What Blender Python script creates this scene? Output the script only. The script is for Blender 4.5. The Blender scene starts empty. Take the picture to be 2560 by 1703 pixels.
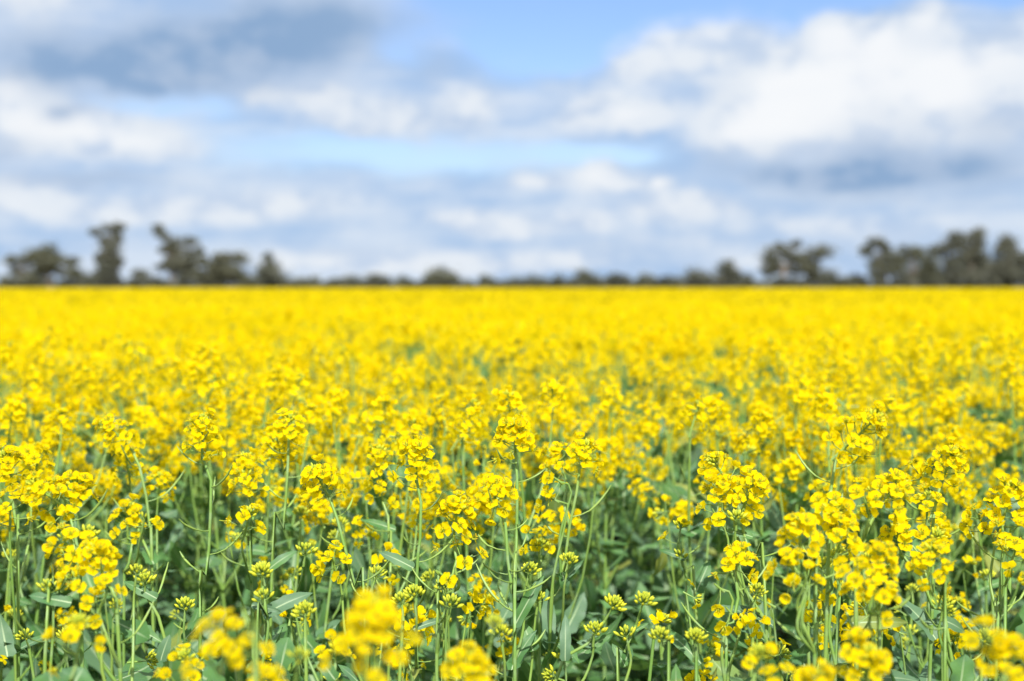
import bpy, math, random
import numpy as np
from mathutils import Matrix, Vector
S = bpy.context.scene
COL = S.collection
R = np.random.default_rng(7)
rad = math.radians
GA = rad(137.508)

# ------------------------------------------------------------------ camera
EXPO = 0.52                     # exposed for a bright, high-key picture
SKYS = .10                      # sky strength
SKYT = (.80, .89, 1.12, 1)
HC = 1.30
F = 3556.0                      # focal length in photo pixels (2560 wide), 50 mm lens
PITCH = math.atan((851.5 - 715.0) / F)
cam = bpy.data.cameras.new('camera'); camo = bpy.data.objects.new('camera', cam); COL.objects.link(camo)
cam.lens = 50; cam.sensor_width = 36; cam.clip_start = .02; cam.clip_end = 6000
camo.location = (0, 0, HC); camo.rotation_euler = (math.pi/2 - PITCH, 0, 0)
cam.dof.use_dof = True; cam.dof.focus_distance = 1.66; cam.dof.aperture_fstop = 3.9
S.camera = camo
FWD = np.array([0, math.cos(PITCH), -math.sin(PITCH)]); UP = np.array([0, math.sin(PITCH), math.cos(PITCH)])

def P(px, py, d):
    """world point seen at photo pixel (2560 wide) at depth d"""
    return np.array([0, 0, HC]) + d*FWD + np.array([1., 0, 0])*(px-1280)/F*d + UP*(851.5-py)/F*d

SUN_EL, SUN_AZ = 47., 172.            # azimuth clockwise from the view direction: the sun is behind the camera
SUN_DIR = np.array([math.sin(rad(SUN_AZ))*math.cos(rad(SUN_EL)), math.cos(rad(SUN_AZ))*math.cos(rad(SUN_EL)), math.sin(rad(SUN_EL))])

# ------------------------------------------------------------------ materials
def newmat(name):
    m = bpy.data.materials.new(name); m.use_nodes = True
    nt = m.node_tree; nt.nodes.clear()
    return m, nt

class NT:
    def __init__(s, nt): s.nt = nt
    def n(s, t, **kw):
        x = s.nt.nodes.new(t)
        for k, v in kw.items(): setattr(x, k, v)
        return x
    def set(s, sock, v):
        if hasattr(v, 'is_linked'): s.nt.links.new(v, sock)
        else: sock.default_value = v
    def m(s, op, a, b=0.0, c=0.0, clamp=False):
        x = s.n('ShaderNodeMath', operation=op, use_clamp=clamp)
        for i, v in enumerate((a, b, c)): s.set(x.inputs[i], v)
        return x.outputs[0]
    def v(s, op, a, b=(0, 0, 0), scale=None):
        x = s.n('ShaderNodeVectorMath', operation=op)
        s.set(x.inputs[0], a); s.set(x.inputs[1], b)
        if scale is not None: s.set(x.inputs['Scale'], scale)
        return x.outputs['Value'] if op in ('DOT_PRODUCT', 'LENGTH') else x.outputs[0]
    def mix(s, f, a, b, blend='MIX'):
        x = s.n('ShaderNodeMix', data_type='RGBA', blend_type=blend)
        s.set(x.inputs[0], f); s.set(x.inputs[6], a); s.set(x.inputs[7], b)
        return x.outputs[2]
    def ss(s, x, a, b):
        k = s.n('ShaderNodeMapRange', interpolation_type='SMOOTHSTEP')
        s.set(k.inputs[0], x); k.inputs[1].default_value = a; k.inputs[2].default_value = b
        return k.outputs[0]
    def noise(s, vec, scale, detail=3, rough=.5):
        x = s.n('ShaderNodeTexNoise'); s.set(x.inputs['Vector'], vec)
        x.inputs['Scale'].default_value = scale; x.inputs['Detail'].default_value = detail; x.inputs['Roughness'].default_value = rough
        return x
    def pa(s):
        a = s.n('ShaderNodeAttribute', attribute_name='pa'); p = s.n('ShaderNodeSeparateXYZ')
        s.nt.links.new(a.outputs['Vector'], p.inputs[0]); return p.outputs
    def rnd(s): return s.n('ShaderNodeObjectInfo').outputs['Random']
    def pos(s): return s.n('ShaderNodeNewGeometry').outputs['Position']
    def leafy(s, col, transcol, tr, rough=.5, spec=.3, bump=None):
        p = s.n('ShaderNodeBsdfPrincipled'); s.set(p.inputs['Base Color'], col)
        p.inputs['Roughness'].default_value = rough; p.inputs['Specular IOR Level'].default_value = spec
        t = s.n('ShaderNodeBsdfTranslucent'); s.set(t.inputs[0], transcol)
        mx = s.n('ShaderNodeMixShader'); mx.inputs[0].default_value = tr
        s.nt.links.new(p.outputs[0], mx.inputs[1]); s.nt.links.new(t.outputs[0], mx.inputs[2])
        o = s.n('ShaderNodeOutputMaterial'); s.nt.links.new(mx.outputs[0], o.inputs[0])

def rgb(r, g, b): return (r, g, b, 1)

def mat_petal():
    m, nt = newmat('petal'); k = NT(nt); u, v, w = k.pa()
    r = k.m('FRACT', k.m('ADD', w, k.rnd()))
    c = k.mix(r, rgb(.90, .682, .004), rgb(.95, .765, .008))
    # fine veins and a deeper claw, both the petal's own colour
    ve = k.m('ABSOLUTE', k.m('SINE', k.m('MULTIPLY', u, 16.)))
    c = k.mix(k.m('MULTIPLY', k.m('POWER', ve, 6.), .14), c, rgb(.82, .58, .004))
    c = k.mix(k.m('MULTIPLY', k.m('SUBTRACT', 1., k.ss(v, .0, .42)), .5), c, rgb(.72, .56, .012))
    k.leafy(c, k.mix(.75, c, rgb(.97, .845, .010)), .58, .7, .0); return m

def mat_bud():
    m, nt = newmat('bud'); k = NT(nt); u, v, w = k.pa()
    c = k.mix(w, rgb(.34, .48, .07), rgb(.66, .70, .05))
    c = k.mix(k.m('MULTIPLY', k.ss(v, .35, 1.), k.m('MULTIPLY_ADD', w, .5, .2)), c, rgb(.78, .72, .03))
    k.leafy(c, c, .3, .5, .25); return m

def mat_stem():
    m, nt = newmat('stem'); k = NT(nt); u, v, w = k.pa()
    n = k.noise(k.pos(), 60., 2).outputs[0]
    c = k.mix(w, rgb(.15, .30, .065), rgb(.26, .38, .075))
    c = k.mix(k.ss(n, .45, .75), c, rgb(.25, .38, .16))
    k.leafy(c, c, .08, .42, .4); return m

def mat_leaf():
    m, nt = newmat('leaf'); k = NT(nt); u, v, w = k.pa()
    r = k.m('FRACT', k.m('ADD', w, k.rnd()))
    c = k.mix(r, rgb(.052, .155, .042), rgb(.120, .255, .075))
    n = k.noise(k.pos(), 35., 3).outputs[0]
    c = k.mix(k.ss(n, .4, .75), c, rgb(.092, .185, .098))
    c = k.mix(k.ss(r, .90, .97), c, rgb(.25, .29, .06))          # a few yellowing leaves
    c = k.mix(k.m('MULTIPLY', k.ss(r, .26, .18), .5), c, rgb(.15, .235, .16))   # and waxy pale ones
    au = k.m('ABSOLUTE', u)
    # side veins run forward from the midrib
    sv = k.m('ABSOLUTE', k.m('SINE', k.m('MULTIPLY', k.m('SUBTRACT', v, k.m('MULTIPLY', au, .16)), 30.)))
    vein = k.m('MULTIPLY', k.m('SUBTRACT', 1., k.ss(sv, .0, .16)), k.m('SUBTRACT', .5, k.m('MULTIPLY', au, .4)))
    c = k.mix(vein, c, rgb(.15, .27, .16))
    rib = k.m('SUBTRACT', 1., k.ss(au, .05, .13))
    c = k.mix(k.m('MULTIPLY', rib, k.m('SUBTRACT', 1.1, v)), c, rgb(.40, .52, .30))
    k.leafy(c, k.mix(.5, c, rgb(.16, .32, .02)), .25, .5, .28); return m

def mat_simple(name, c0, c1, scale, tr=0., rough=.8):
    m, nt = newmat(name); k = NT(nt); u, v, w = k.pa()
    n = k.noise(k.pos(), scale, 4).outputs[0]
    c = k.mix(k.ss(n, .35, .65), rgb(*c0), rgb(*c1))
    k.leafy(c, c, tr, rough, .15); return m

def mat_gum():
    m, nt = newmat('gum_leaf'); k = NT(nt); u, v, w = k.pa()
    c = k.mix(w, rgb(.090, .098, .075), rgb(.148, .152, .115))
    c = k.mix(k.m('MULTIPLY', k.rnd(), .35), c, rgb(.115, .12, .05))
    k.leafy(c, c, .15, .6, .25); return m

M_PET, M_BUD, M_STEM, M_LEAF = mat_petal(), mat_bud(), mat_stem(), mat_leaf()
M_ANTH = mat_simple('anther', (.52, .38, .02), (.62, .44, .02), 300., .1)
M_CANOPY = mat_simple('flower_canopy', (.30, .225, .004), (.37, .28, .006), .6, .2)  # petal yellow darkened, shade between the heads averaged into the colour
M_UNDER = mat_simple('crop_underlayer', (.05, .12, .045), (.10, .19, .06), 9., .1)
M_SOIL = mat_simple('soil', (.055, .042, .028), (.10, .078, .05), 6.)
M_BARK = mat_simple('bark', (.13, .11, .095), (.26, .215, .185), 1.2)
M_GUM = mat_gum()
CROP = [M_STEM, M_PET, M_BUD, M_LEAF, M_ANTH, M_UNDER, M_CANOPY]
iST, iPE, iBU, iLE, iAN, iUN, iCA = range(7)

# ------------------------------------------------------------------ geometry store
class G:
    """quads with a per-point (u, v, variation) triple"""
    def __init__(s): s.V, s.A, s.Q, s.M, s.n = [], [], [], [], 0
    def add(s, v, a, q, m):
        v = np.asarray(v, np.float32); q = np.asarray(q, np.int32)
        if len(v) == 0: return s
        s.V.append(v); s.A.append(np.asarray(a, np.float32)); s.Q.append(q + s.n)
        s.M.append(np.full(len(q), m, np.int32) if np.isscalar(m) else np.asarray(m, np.int32)); s.n += len(v); return s
    def fuse(s):
        if len(s.V) != 1:
            s.V, s.A, s.Q, s.M = [np.concatenate(s.V)], [np.concatenate(s.A)], [np.concatenate(s.Q)], [np.concatenate(s.M)]
        return s.V[0], s.A[0], s.Q[0], s.M[0]
    def put(s, g, M):
        """add geometry g through the 4x4 M"""
        v, a, q, m = g.fuse(); M = np.asarray(M)
        return s.add(v @ M[:3, :3].T + M[:3, 3], a, q, m)
    def scatter(s, g, A, T, var=None):
        """n copies of g through A (n,3,3), T (n,3); var (n) is added to the variation"""
        v, a, q, m = g.fuse(); n = len(T)
        if n == 0: return s
        vv = np.einsum('nij,vj->nvi', A.astype(np.float32), v) + T[:, None, :].astype(np.float32)
        aa = np.repeat(a[None], n, 0).copy()
        if var is not None: aa[:, :, 2] = (aa[:, :, 2] + var[:, None]) % 1.0
        qq = q[None] + (np.arange(n, dtype=np.int32)*len(v))[:, None, None]
        return s.add(vv.reshape(-1, 3), aa.reshape(-1, 3), qq.reshape(-1, 4), np.tile(m, n))
    def mesh(s, name, mats):
        v, a, q, m = s.fuse()
        me = bpy.data.meshes.new(name)
        me.vertices.add(len(v)); me.vertices.foreach_set('co', np.ascontiguousarray(v, np.float32).ravel())
        me.loops.add(q.size); me.loops.foreach_set('vertex_index', np.ascontiguousarray(q, np.int32).ravel())
        me.polygons.add(len(q)); me.polygons.foreach_set('loop_start', np.arange(0, q.size, 4, dtype=np.int32))
        used = np.unique(m); remap = np.zeros(max(len(mats), int(used.max())+1), np.int32)
        for i, x in enumerate(used): me.materials.append(mats[x]); remap[x] = i
        me.polygons.foreach_set('material_index', remap[m])
        me.polygons.foreach_set('use_smooth', np.ones(len(q), bool))
        at = me.attributes.new('pa', 'FLOAT_VECTOR', 'POINT'); at.data.foreach_set('vector', np.ascontiguousarray(a, np.float32).ravel())
        me.update(calc_edges=True); return me

def nrm(x): x = np.asarray(x, float); return x/max(np.linalg.norm(x), 1e-9)
def zframe(z, roll=0.):
    z = nrm(z); h = np.array([0, 0, 1.]) if abs(z[2]) < .95 else np.array([1., 0, 0])
    x = nrm(np.cross(h, z)); y = np.cross(z, x)
    c, s_ = math.cos(roll), math.sin(roll)
    return np.stack([c*x+s_*y, -s_*x+c*y, z], 1)
def M4(A, t, s=1.):
    M = np.eye(4); M[:3, :3] = A*s; M[:3, 3] = t; return M

def spline(pts, n):
    p = np.asarray(pts, float); p = np.vstack([2*p[0]-p[1], p, 2*p[-1]-p[-2]])
    L = np.concatenate([[0], np.cumsum(np.linalg.norm(np.diff(p[1:-1], axis=0), axis=1))])
    out = []
    for t in np.linspace(0, L[-1], n):
        i = min(max(np.searchsorted(L, t, 'right')-1, 0), len(L)-2); f = (t-L[i])/max(L[i+1]-L[i], 1e-9)
        a, b, c, d = p[i], p[i+1], p[i+2], p[i+3]
        out.append(.5*((2*b)+(c-a)*f+(2*a-5*b+4*c-d)*f*f+(3*b-a-3*c+d)*f**3))
    return np.array(out)

def tube(g, path, r, sides=6, m=iST, var=None):
    path = np.asarray(path, float); n = len(path); r = np.broadcast_to(np.asarray(r, float), (n,))
    var = R.random() if var is None else var
    tg = np.gradient(path, axis=0); tg /= np.maximum(np.linalg.norm(tg, axis=1, keepdims=True), 1e-9)
    x = nrm(np.cross(tg[0], [.31, .83, .46])); V = []; A = []
    for i in range(n):
        x = nrm(x - tg[i]*np.dot(x, tg[i])); y = np.cross(tg[i], x)
        an = np.arange(sides)*2*math.pi/sides
        V.append(path[i] + r[i]*(np.cos(an)[:, None]*x + np.sin(an)[:, None]*y))
        A.append(np.stack([an/6.283, np.full(sides, i/(n-1)), np.full(sides, var)], 1))
    i, j = np.meshgrid(np.arange(n-1), np.arange(sides), indexing='ij')
    a = i*sides+j; b = i*sides+(j+1) % sides
    g.add(np.concatenate(V), np.concatenate(A), np.stack([a, b, b+sides, a+sides], -1).reshape(-1, 4), m)

def gridq(nu, nv):
    i, j = np.meshgrid(np.arange(nv-1), np.arange(nu-1), indexing='ij'); a = i*nu+j
    return np.stack([a, a+1, a+nu+1, a+nu], -1).reshape(-1, 4)

# ------------------------------------------------------------------ flowers
TS = np.array([0, .2, .45, .7, .9, 1.]); WS = np.array([.09, .24, .72, 1., .82, .42])
def petal(ln, hw, opening, nu, ts, wav, droop=0.):
    us = np.linspace(-1, 1, nu); V = []; A = []
    w = np.interp(ts, TS, WS)*hw; rr, zz, pr, pz, pt = [], [], 0., 0., 0.
    for t in ts:
        tm = (t+pt)/2; e = rad(72)*(1-tm/.3) + opening*tm/.3 if tm < .3 else opening - droop*(tm-.3)
        pr += math.cos(e)*ln*(t-pt); pz += math.sin(e)*ln*(t-pt); pt = t; rr.append(pr); zz.append(pz)
    for k, t in enumerate(ts):
        for u in us:
            tip = .13*ln*u*u*t*t
            z = zz[k] + hw*.22*u*u*t + wav[0]*hw*math.sin(3*u+wav[1])*t*t
            V.append((u*w[k], rr[k]-tip, z)); A.append((u, t, 0))
    return np.array(V), np.array(A), gridq(nu, len(ts))

def flower(kind, lod, rng):
    """axis +Z, base of the cup at the origin"""
    g = G()
    nu, ts = ((4, TS), (3, np.array([0, .35, .75, 1.])), (2, np.array([0., .55, 1.])))[lod]
    op = {'open': rad(rng.uniform(4, 24)), 'half': rad(rng.uniform(42, 62)), 'wilt': rad(rng.uniform(-5, 25))}[kind]
    for i in range(4):
        if kind == 'wilt' and rng.random() < .25: continue
        ln = .0106*rng.uniform(.93, 1.07); hw = .0051*rng.uniform(.92, 1.1)*(.8 if kind == 'wilt' else 1)
        v, a, q = petal(ln, hw, op+rng.normal(0, .13), nu, ts, (rng.uniform(-.09, .09), rng.uniform(0, 6)), rng.uniform(-.2, .7) + (1.0 if kind == 'wilt' else 0))
        if lod == 2: v[:, 0] *= np.where(np.abs(a[:, 1]-.55) < .01, 1.15, 1.3)
        an = i*math.pi/2 + rng.normal(0, .10) + (.16 if i % 2 else -.16)
        c, s_ = math.cos(an), math.sin(an)
        v = v @ np.array([[c, -s_, 0], [s_, c, 0], [0, 0, 1.]]).T
        a[:, 2] = rng.uniform(0, .3); g.add(v, a, q, iPE)
    if lod == 0:
        for i in range(6):
            an = i*math.pi/3 + .4; e = rng.uniform(.9, 1.25); L = .0055*rng.uniform(.85, 1.1)
            d = np.array([math.cos(an)*math.cos(e), math.sin(an)*math.cos(e), math.sin(e)])
            tube(g, [d*.001, d*L*.6, d*L], .00022, 3, iBU, .6)
            tube(g, [d*L, d*(L+.0007), d*(L+.0016), d*(L+.0019)], [.0003, .0006, .0005, .0001], 4, iAN)
        tube(g, [(0, 0, 0), (0, 0, .004), (0, 0, .007 + (.006 if kind == 'wilt' else 0))], [.0008, .0006, .0005], 4, iBU, .3)
        for i in range(4):
            an = i*math.pi/2+.78; d = np.array([math.cos(an), math.sin(an), 0])
            tube(g, [(0, 0, -.0005), d*.0016+[0, 0, .002], d*.0028+[0, 0, .0052]], [.0005, .0009, .0002], 4, iBU, .7)
    return g

def bud(rng, s, sides=5, rings=5, var=.5):
    g = G(); t = np.linspace(0, 1, rings)
    tube(g, np.stack([0*t, 0*t, t*.0074*s], 1), np.maximum(np.sin(np.pi*(t*.88+.08))**.8*.00175*s, .0002), sides, iBU, var); return g

FL = {}
_fr = np.random.default_rng(3)
FL[0] = [flower(k, 0, _fr) for k in ['open']*7 + ['half']*2 + ['wilt']*3]
FL[1] = [flower(k, 1, _fr) for k in ['open']*6 + ['half']*2 + ['wilt']*2]
FL[2] = [flower(k, 2, _fr) for k in ['open']*5 + ['half']]
ME_FLOWER = [g.mesh('flower', CROP) for g in FL[0]]
N_OPEN = {0: 7, 1: 6, 2: 5}

def head_layout(rng, n, zone, ped=.017, lod=0, face=None):
    """[(flower index, 4x4, pedicel points)] about local +Z, first flower lowest"""
    out = []; ph = rng.uniform(0, 6.28)
    for i in range(n):
        t = i/max(n-1, 1); z = zone*(t**.85); ph += GA + rng.normal(0, .2)
        e = rad(2 + 52*t + rng.normal(0, 8)); L = ped*(1.15-.35*t)*rng.uniform(.88, 1.12)
        d = np.array([math.cos(ph)*math.cos(e), math.sin(ph)*math.cos(e), math.sin(e)])
        p0 = np.array([0, 0, z]); p2 = p0 + d*L; p1 = p0 + d*L*.5 + np.array([0, 0, -.0012])
        ax = nrm(d + np.array([0, 0, .2+.3*t]) + (0 if face is None else face*.55) + rng.normal(0, .2, 3))
        if t < .22 and rng.random() < .55: ax = nrm(d + rng.normal(0, .25, 3) - [0, 0, .15])
        no = N_OPEN[lod]; nf = len(FL[lod])
        k = int(rng.integers(0, no)) if t > .25 or rng.random() < .45 else int(rng.integers(no, nf))
        if t > .9 and rng.random() < .4: k = min(no, nf-1)
        out.append((k, M4(zframe(ax, rng.uniform(0, 1.57)), p2, rng.uniform(.9, 1.08)), [p0, p1, p2]))
    return out

def head_stalk(g, lay, zone, sides=4):
    tube(g, [(0, 0, -.006), (0, 0, zone*.5), (0, 0, zone+.006)], [.0017, .0014, .0009], 5, iST, .6)
    for k, M, pts in lay: tube(g, pts, [.0006, .0005, .0007], sides, iST, .7)

def bud_cluster(rng, n, zone, big=False, sides=5, rings=5):
    g = G(); ph = 0
    for i in range(n):
        t = i/max(n-1, 1); ph += GA            # 0 outermost .. 1 centre
        e = rad(18+68*t); L = ((.0078 if big else .0062)*(1-t*.45))*rng.uniform(.85, 1.15)
        d = np.array([math.cos(ph)*math.cos(e), math.sin(ph)*math.cos(e), math.sin(e)])
        p0 = np.array([0, 0, zone + (.002+.004*t)*(1.6 if big else 1)])
        p1 = p0 + d*L; s = (1.35-.6*t)*rng.uniform(.85, 1.15)*(.82 if big else .88)
        tube(g, [p0, p1], [.0005, .0005], 3, iST, .8)
        g.put(bud(rng, s, sides, rings, float(np.clip(.95-.8*t+rng.normal(0, .12), 0, 1))), M4(zframe(d+[0, 0, .45]), p1))
    return g

POD_V = []
for i in range(6):
    r_ = np.random.default_rng(50+i); g = G(); L = r_.uniform(.014, .019); a = r_.uniform(-.1, .25)
    p = [np.zeros(3), np.array([L*.5, 0, L*.5*a]), np.array([L, 0, L*(a+.12)])]
    tube(g, p, [.0007, .0006, .0008], 4, iST, .75)
    b = p[-1]; e = r_.uniform(.35, .9); Lp = r_.uniform(.012, .034); q = [b]
    for k in range(5):
        q.append(q[-1] + Lp/5*np.array([math.cos(e), r_.normal(0, .05), math.sin(e)])); e += r_.uniform(.02, .16)
    tube(g, q, [.0008, .0011, .0012, .0011, .0008, .0004], 5, iST, .95); POD_V.append(g)
ME_POD = [g.mesh('seed_pod', CROP) for g in POD_V]

# ------------------------------------------------------------------ leaves: length 1 along +Y, half-width .5 of scale along X, normal +Z
def leaf(kind, rng, nu=5, nv=10):
    t = np.linspace(0, 1, nv); us = np.linspace(-1, 1, nu)
    if kind == 'lance': w = np.interp(t, [0, .06, .2, .5, .8, .95, 1], [.55, .95, .85, 1., .62, .2, .03])
    else: w = np.interp(t, [0, .15, .3, .55, .75, .92, 1], [.12, .3, .5, .95, 1., .55, .06])
    arch = rng.uniform(.10, .5); fold = rng.uniform(.1, .45); ruf = rng.uniform(.03, .10)*(1.3 if kind == 'broad' else .8); ph = rng.uniform(0, 6); tw = rng.uniform(-.5, .5)
    lob = (.10 if kind == 'broad' else .04)
    V, A = [], []
    for k, tt in enumerate(t):
        ang = arch*1.9*tt - .1
        cy = math.sin(ang)/(arch*1.9) if arch > .05 else tt
        cz = -(1-math.cos(ang))/(arch*1.9)
        for u in us:
            ww = w[k]*(1+lob*math.sin(tt*23+ph+u*2)*abs(u))
            x = u*ww; z = fold*abs(u)*ww*.5 + ruf*math.sin(tt*15+ph+(2.2 if u > 0 else 0))*u*u*2
            c, s_ = math.cos(tw*tt), math.sin(tw*tt)
            V.append((.5*(c*x - s_*z), cy + .03*abs(u)*lob*math.sin(19*tt), cz + .16*(s_*x + c*z))); A.append((u, tt, 0.))
    g = G(); g.add(V, A, gridq(nu, nv), iLE); return g

_lr = np.random.default_rng(11)
LEAF = {0: {'lance': [leaf('lance', _lr, 7, 16) for _ in range(8)], 'broad': [leaf('broad', _lr, 7, 18) for _ in range(8)]},
        1: {'lance': [leaf('lance', _lr, 3, 5) for _ in range(5)], 'broad': [leaf('broad', _lr, 3, 6) for _ in range(5)]}}
ME_LEAF = {k: [g.mesh('leaf', CROP) for g in v] for k, v in LEAF[0].items()}

def leaf_M(base, dirn, ln, w, nhint=(0, 0, 1), roll=0.):
    y = nrm(dirn); n = np.asarray(nhint, float); n = nrm(n - y*np.dot(n, y)); x = np.cross(y, n)
    c, s_ = math.cos(roll), math.sin(roll); x, n = c*x+s_*n, -s_*x+c*n
    M = np.eye(4); M[:3, 0] = x*w; M[:3, 1] = y*ln; M[:3, 2] = n*ln; M[:3, 3] = base; return M

# ------------------------------------------------------------------ scene objects
def tag(o, label=None, cat=None, group=None, kind=None):
    for k, v in (('label', label), ('category', cat), ('group', group), ('kind', kind)):
        if v: o[k] = v
    return o
def empty(name, loc):
    o = bpy.data.objects.new(name, None); o.empty_display_size = .05; o.location = Vector(loc); COL.objects.link(o); return o
def part(name, me, parent, M=None):
    o = bpy.data.objects.new(name, me); COL.objects.link(o); o.parent = parent
    if M is not None: o.matrix_basis = Matrix(np.asarray(M).tolist())
    return o

def hero_head(plant, M, rng, n, nb, zone, big=False, sc=1.):
    M = np.array(M); M[:3, :3] *= sc
    zone *= .86; lay = head_layout(rng, int(n*.97+.5), zone, .0175, 0, (M[:3, :3].T/sc**2) @ SUN_DIR); g = G(); head_stalk(g, lay, zone)
    h = part('flower_head', g.mesh('flower_head', CROP), plant, M)
    for k, m, pts in lay: part('flower', ME_FLOWER[k], h, m)
    if nb: part('bud_cluster', bud_cluster(rng, nb, zone, big).mesh('bud_cluster', CROP), h)
    return h

def axis_of(ang, lean):
    """screen tilt to the right and lean towards the camera, degrees"""
    a, l = rad(ang), rad(lean)
    return nrm(np.array([math.sin(a)*math.cos(l), -math.sin(l), math.cos(a)*math.cos(l)]))

def stem_to(base_w, axis, lower, ground, rng):
    pts = [ground] + lower[::-1]
    ln = np.linalg.norm(base_w - pts[-1])
    pts += [base_w - axis*min(.035, ln*.35), base_w]
    return pts

def hero(label, d, cx, cy, ang=0, lean=12, n=14, nb=16, zone=.028, low=(), pods=6, leaves=5, br=(), xl=(), big=False, seed=0, group=None, r0=.0036, cat='canola plant', poddown=.2):
    rng = np.random.default_rng(1000+seed); hsc = .77 if d < 1.1 else .88 if d < 1.45 else 1.04
    ax = axis_of(ang, lean); base = P(cx, cy, d) - ax*(zone*.5+.006 if n else .006)
    lower = [P(x, y, dd if dd else d) for x, y, dd in [(q+(0,))[:3] for q in low]]
    lo = lower[-1] if lower else base
    gx = lo + (lo-base)*[.25, .1, 0]*(1 if lower else 0); gnd = np.array([gx[0]+rng.normal(0, .015), gx[1]+rng.normal(.01, .015), 0.])
    plant = tag(empty('canola_plant', gnd), label, cat, group or 'canola plants standing in sharp focus')
    loc = lambda p: np.asarray(p) - gnd
    path = spline([loc(p) for p in stem_to(base, ax, lower, gnd, rng)], 28)
    g = G(); t = np.linspace(0, 1, len(path)); tube(g, path, r0*(1-.52*t), 8, iST, rng.uniform(.1, .8))
    hero_head(plant, M4(zframe(ax, rng.uniform(0, 6)), loc(base)), rng, n, nb, zone, big, hsc)
    ph = rng.uniform(0, 6)
    tt = lambda z: path[np.argmin(np.abs(path[:, 2]-z))]
    topz = path[:, 2].max()
    # young pods curving off the stem below the flowers
    for i in range(pods):
        dist = .008 + (i+.4*rng.random())*poddown/max(pods, 1); L = np.cumsum(np.linalg.norm(np.diff(path[::-1], axis=0), axis=1)); k = min(np.searchsorted(L, dist), len(L)-2)
        f = (dist-(L[k-1] if k else 0))/max(L[k]-(L[k-1] if k else 0), 1e-6); p = path[::-1][k]*(1-f)+path[::-1][k+1]*f
        ph += GA; A = zframe([math.cos(ph)*.08, math.sin(ph)*.08, 1.], ph)
        part('seed_pod', ME_POD[int(rng.integers(0, len(ME_POD)))], plant, M4(A, p, rng.uniform(.85, 1.3)*(1+.25*i/max(pods, 1))))
    # side branches: (attach height 0..1 of the stem top, cx, cy, dd, ang, lean, n, nb, zone, big)
    for j, b in enumerate(br):
        at, bx, by, dd, an, le, bn, bnb, bz, bb = b
        a2 = axis_of(an, le); hb = P(bx, by, d+dd) - a2*(bz*.5+.006 if bn else .006)
        st = tt(at*topz); e = loc(hb)
        mid = st*.5 + e*.5 + np.array([(e-st)[0]*.18, (e-st)[1]*.18, -.01])
        bp = spline([st, mid, e - a2*min(.02, .3*np.linalg.norm(e-st)), e], 12); bt = np.linspace(0, 1, 12)
        gb = G(); tube(gb, bp, .0021*(1-.4*bt), 6, iST, rng.uniform(.2, .9))
        part('branch', gb.mesh('branch', CROP), plant)
        hero_head(plant, M4(zframe(a2, rng.uniform(0, 6)), e), rng, bn, bnb, bz, bb, hsc)
        out = nrm((e-st)*[1, 1, .1] + rng.normal(0, .01, 3))
        if at < .88: part('leaf', ME_LEAF['lance'][int(rng.integers(0, 8))], plant, leaf_M(st, out+[0, 0, .5], rng.uniform(.045, .085), rng.uniform(.012, .02), (0, -.3, 1), rng.normal(0, .4)))
    for i in range(leaves):
        z = topz*(.80 - .5*i/max(leaves-1, 1)) - rng.uniform(0, .05)
        z = min(z, topz - .17); p = tt(z); ph += GA + rng.normal(0, .3); low_ = z < .62
        dr = np.array([math.cos(ph), math.sin(ph), rng.uniform(.1, .9)])
        k = 'broad' if low_ and rng.random() < .75 else 'lance'
        ln = rng.uniform(.11, .19) if k == 'broad' else rng.uniform(.06, .11)
        part('leaf', ME_LEAF[k][int(rng.integers(0, 8))], plant, leaf_M(p, dr, ln, ln*(rng.uniform(.38, .5) if k == 'broad' else rng.uniform(.2, .3)), (0, 0, 1), rng.normal(0, .35)))
    # leaves the photo shows one by one: (kind, base px, tip px, width px, facing)
    for kd, x0, y0, x1, y1, wpx, dd, fc in xl:
        b0, b1 = P(x0, y0, d+dd), P(x1, y1, d+dd)
        part('leaf', ME_LEAF[kd][int(rng.integers(0, 8))], plant, leaf_M(loc(b0), b1-b0, np.linalg.norm(b1-b0), wpx/F*(d+dd)*1.1, fc))
    part('stem', g.mesh('stem', CROP), plant)
    return plant
FC = (0, -1, .55)
hero('canola with round full head and many curved pods along straight stem, left part of photo', 1.75, 505, 1085, 3, 10, 20, 16, .042, [(527, 1190), (519, 1426), (500, 1600)], 12, 4, [(.72, 462, 1528, -.10, 4, 5, 0, 26, .004, True)], [('lance', 470, 1590, 560, 1500, 30, -.05, FC)], seed=1, poddown=.34)
hero('canola plant whose tall stem bends left under wide drooping yellow head, left part of photo', 1.95, 292, 1085, -38, 14, 20, 12, .05, [(335, 1125), (360, 1210), (375, 1330), (381, 1480)], 4, 4, [(.86, 318, 1160, .05, -5, 10, 12, 10, .035, False), (.75, 398, 1215, .1, 8, 10, 12, 10, .03, False)], seed=2)
hero('canola plant at the left edge of photo, large head with green buds facing out', 1.80, 18, 1160, -4, 30, 16, 20, .03, [(28, 1230), (42, 1330), (45, 1440)], 4, 4, [(.88, 92, 1165, .12, 12, 8, 16, 0, .04, False), (.8, 26, 1270, -.05, 5, 8, 7, 0, .02, False)], seed=3)
hero('canola with broad head leaning left, buds at its tip, above the lower left heads', 1.52, 118, 1238, -46, 22, 18, 22, .045, [(160, 1280), (186, 1330), (200, 1420)], 3, 5, [(.93, 190, 1232, .02, 14, 18, 13, 12, .028, False)], [('lance', 187, 1335, 188, 1278, 10, 0, FC)], seed=4)
hero('canola with loose head and four petalled flower beside its stem, left of the podded stem', 1.95, 318, 1298, 3, 14, 13, 12, .045, [(333, 1335), (325, 1410), (310, 1500)], 3, 5, [(.93, 360, 1305, -.1, 18, 18, 4, 4, .012, False)], seed=5)
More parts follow.
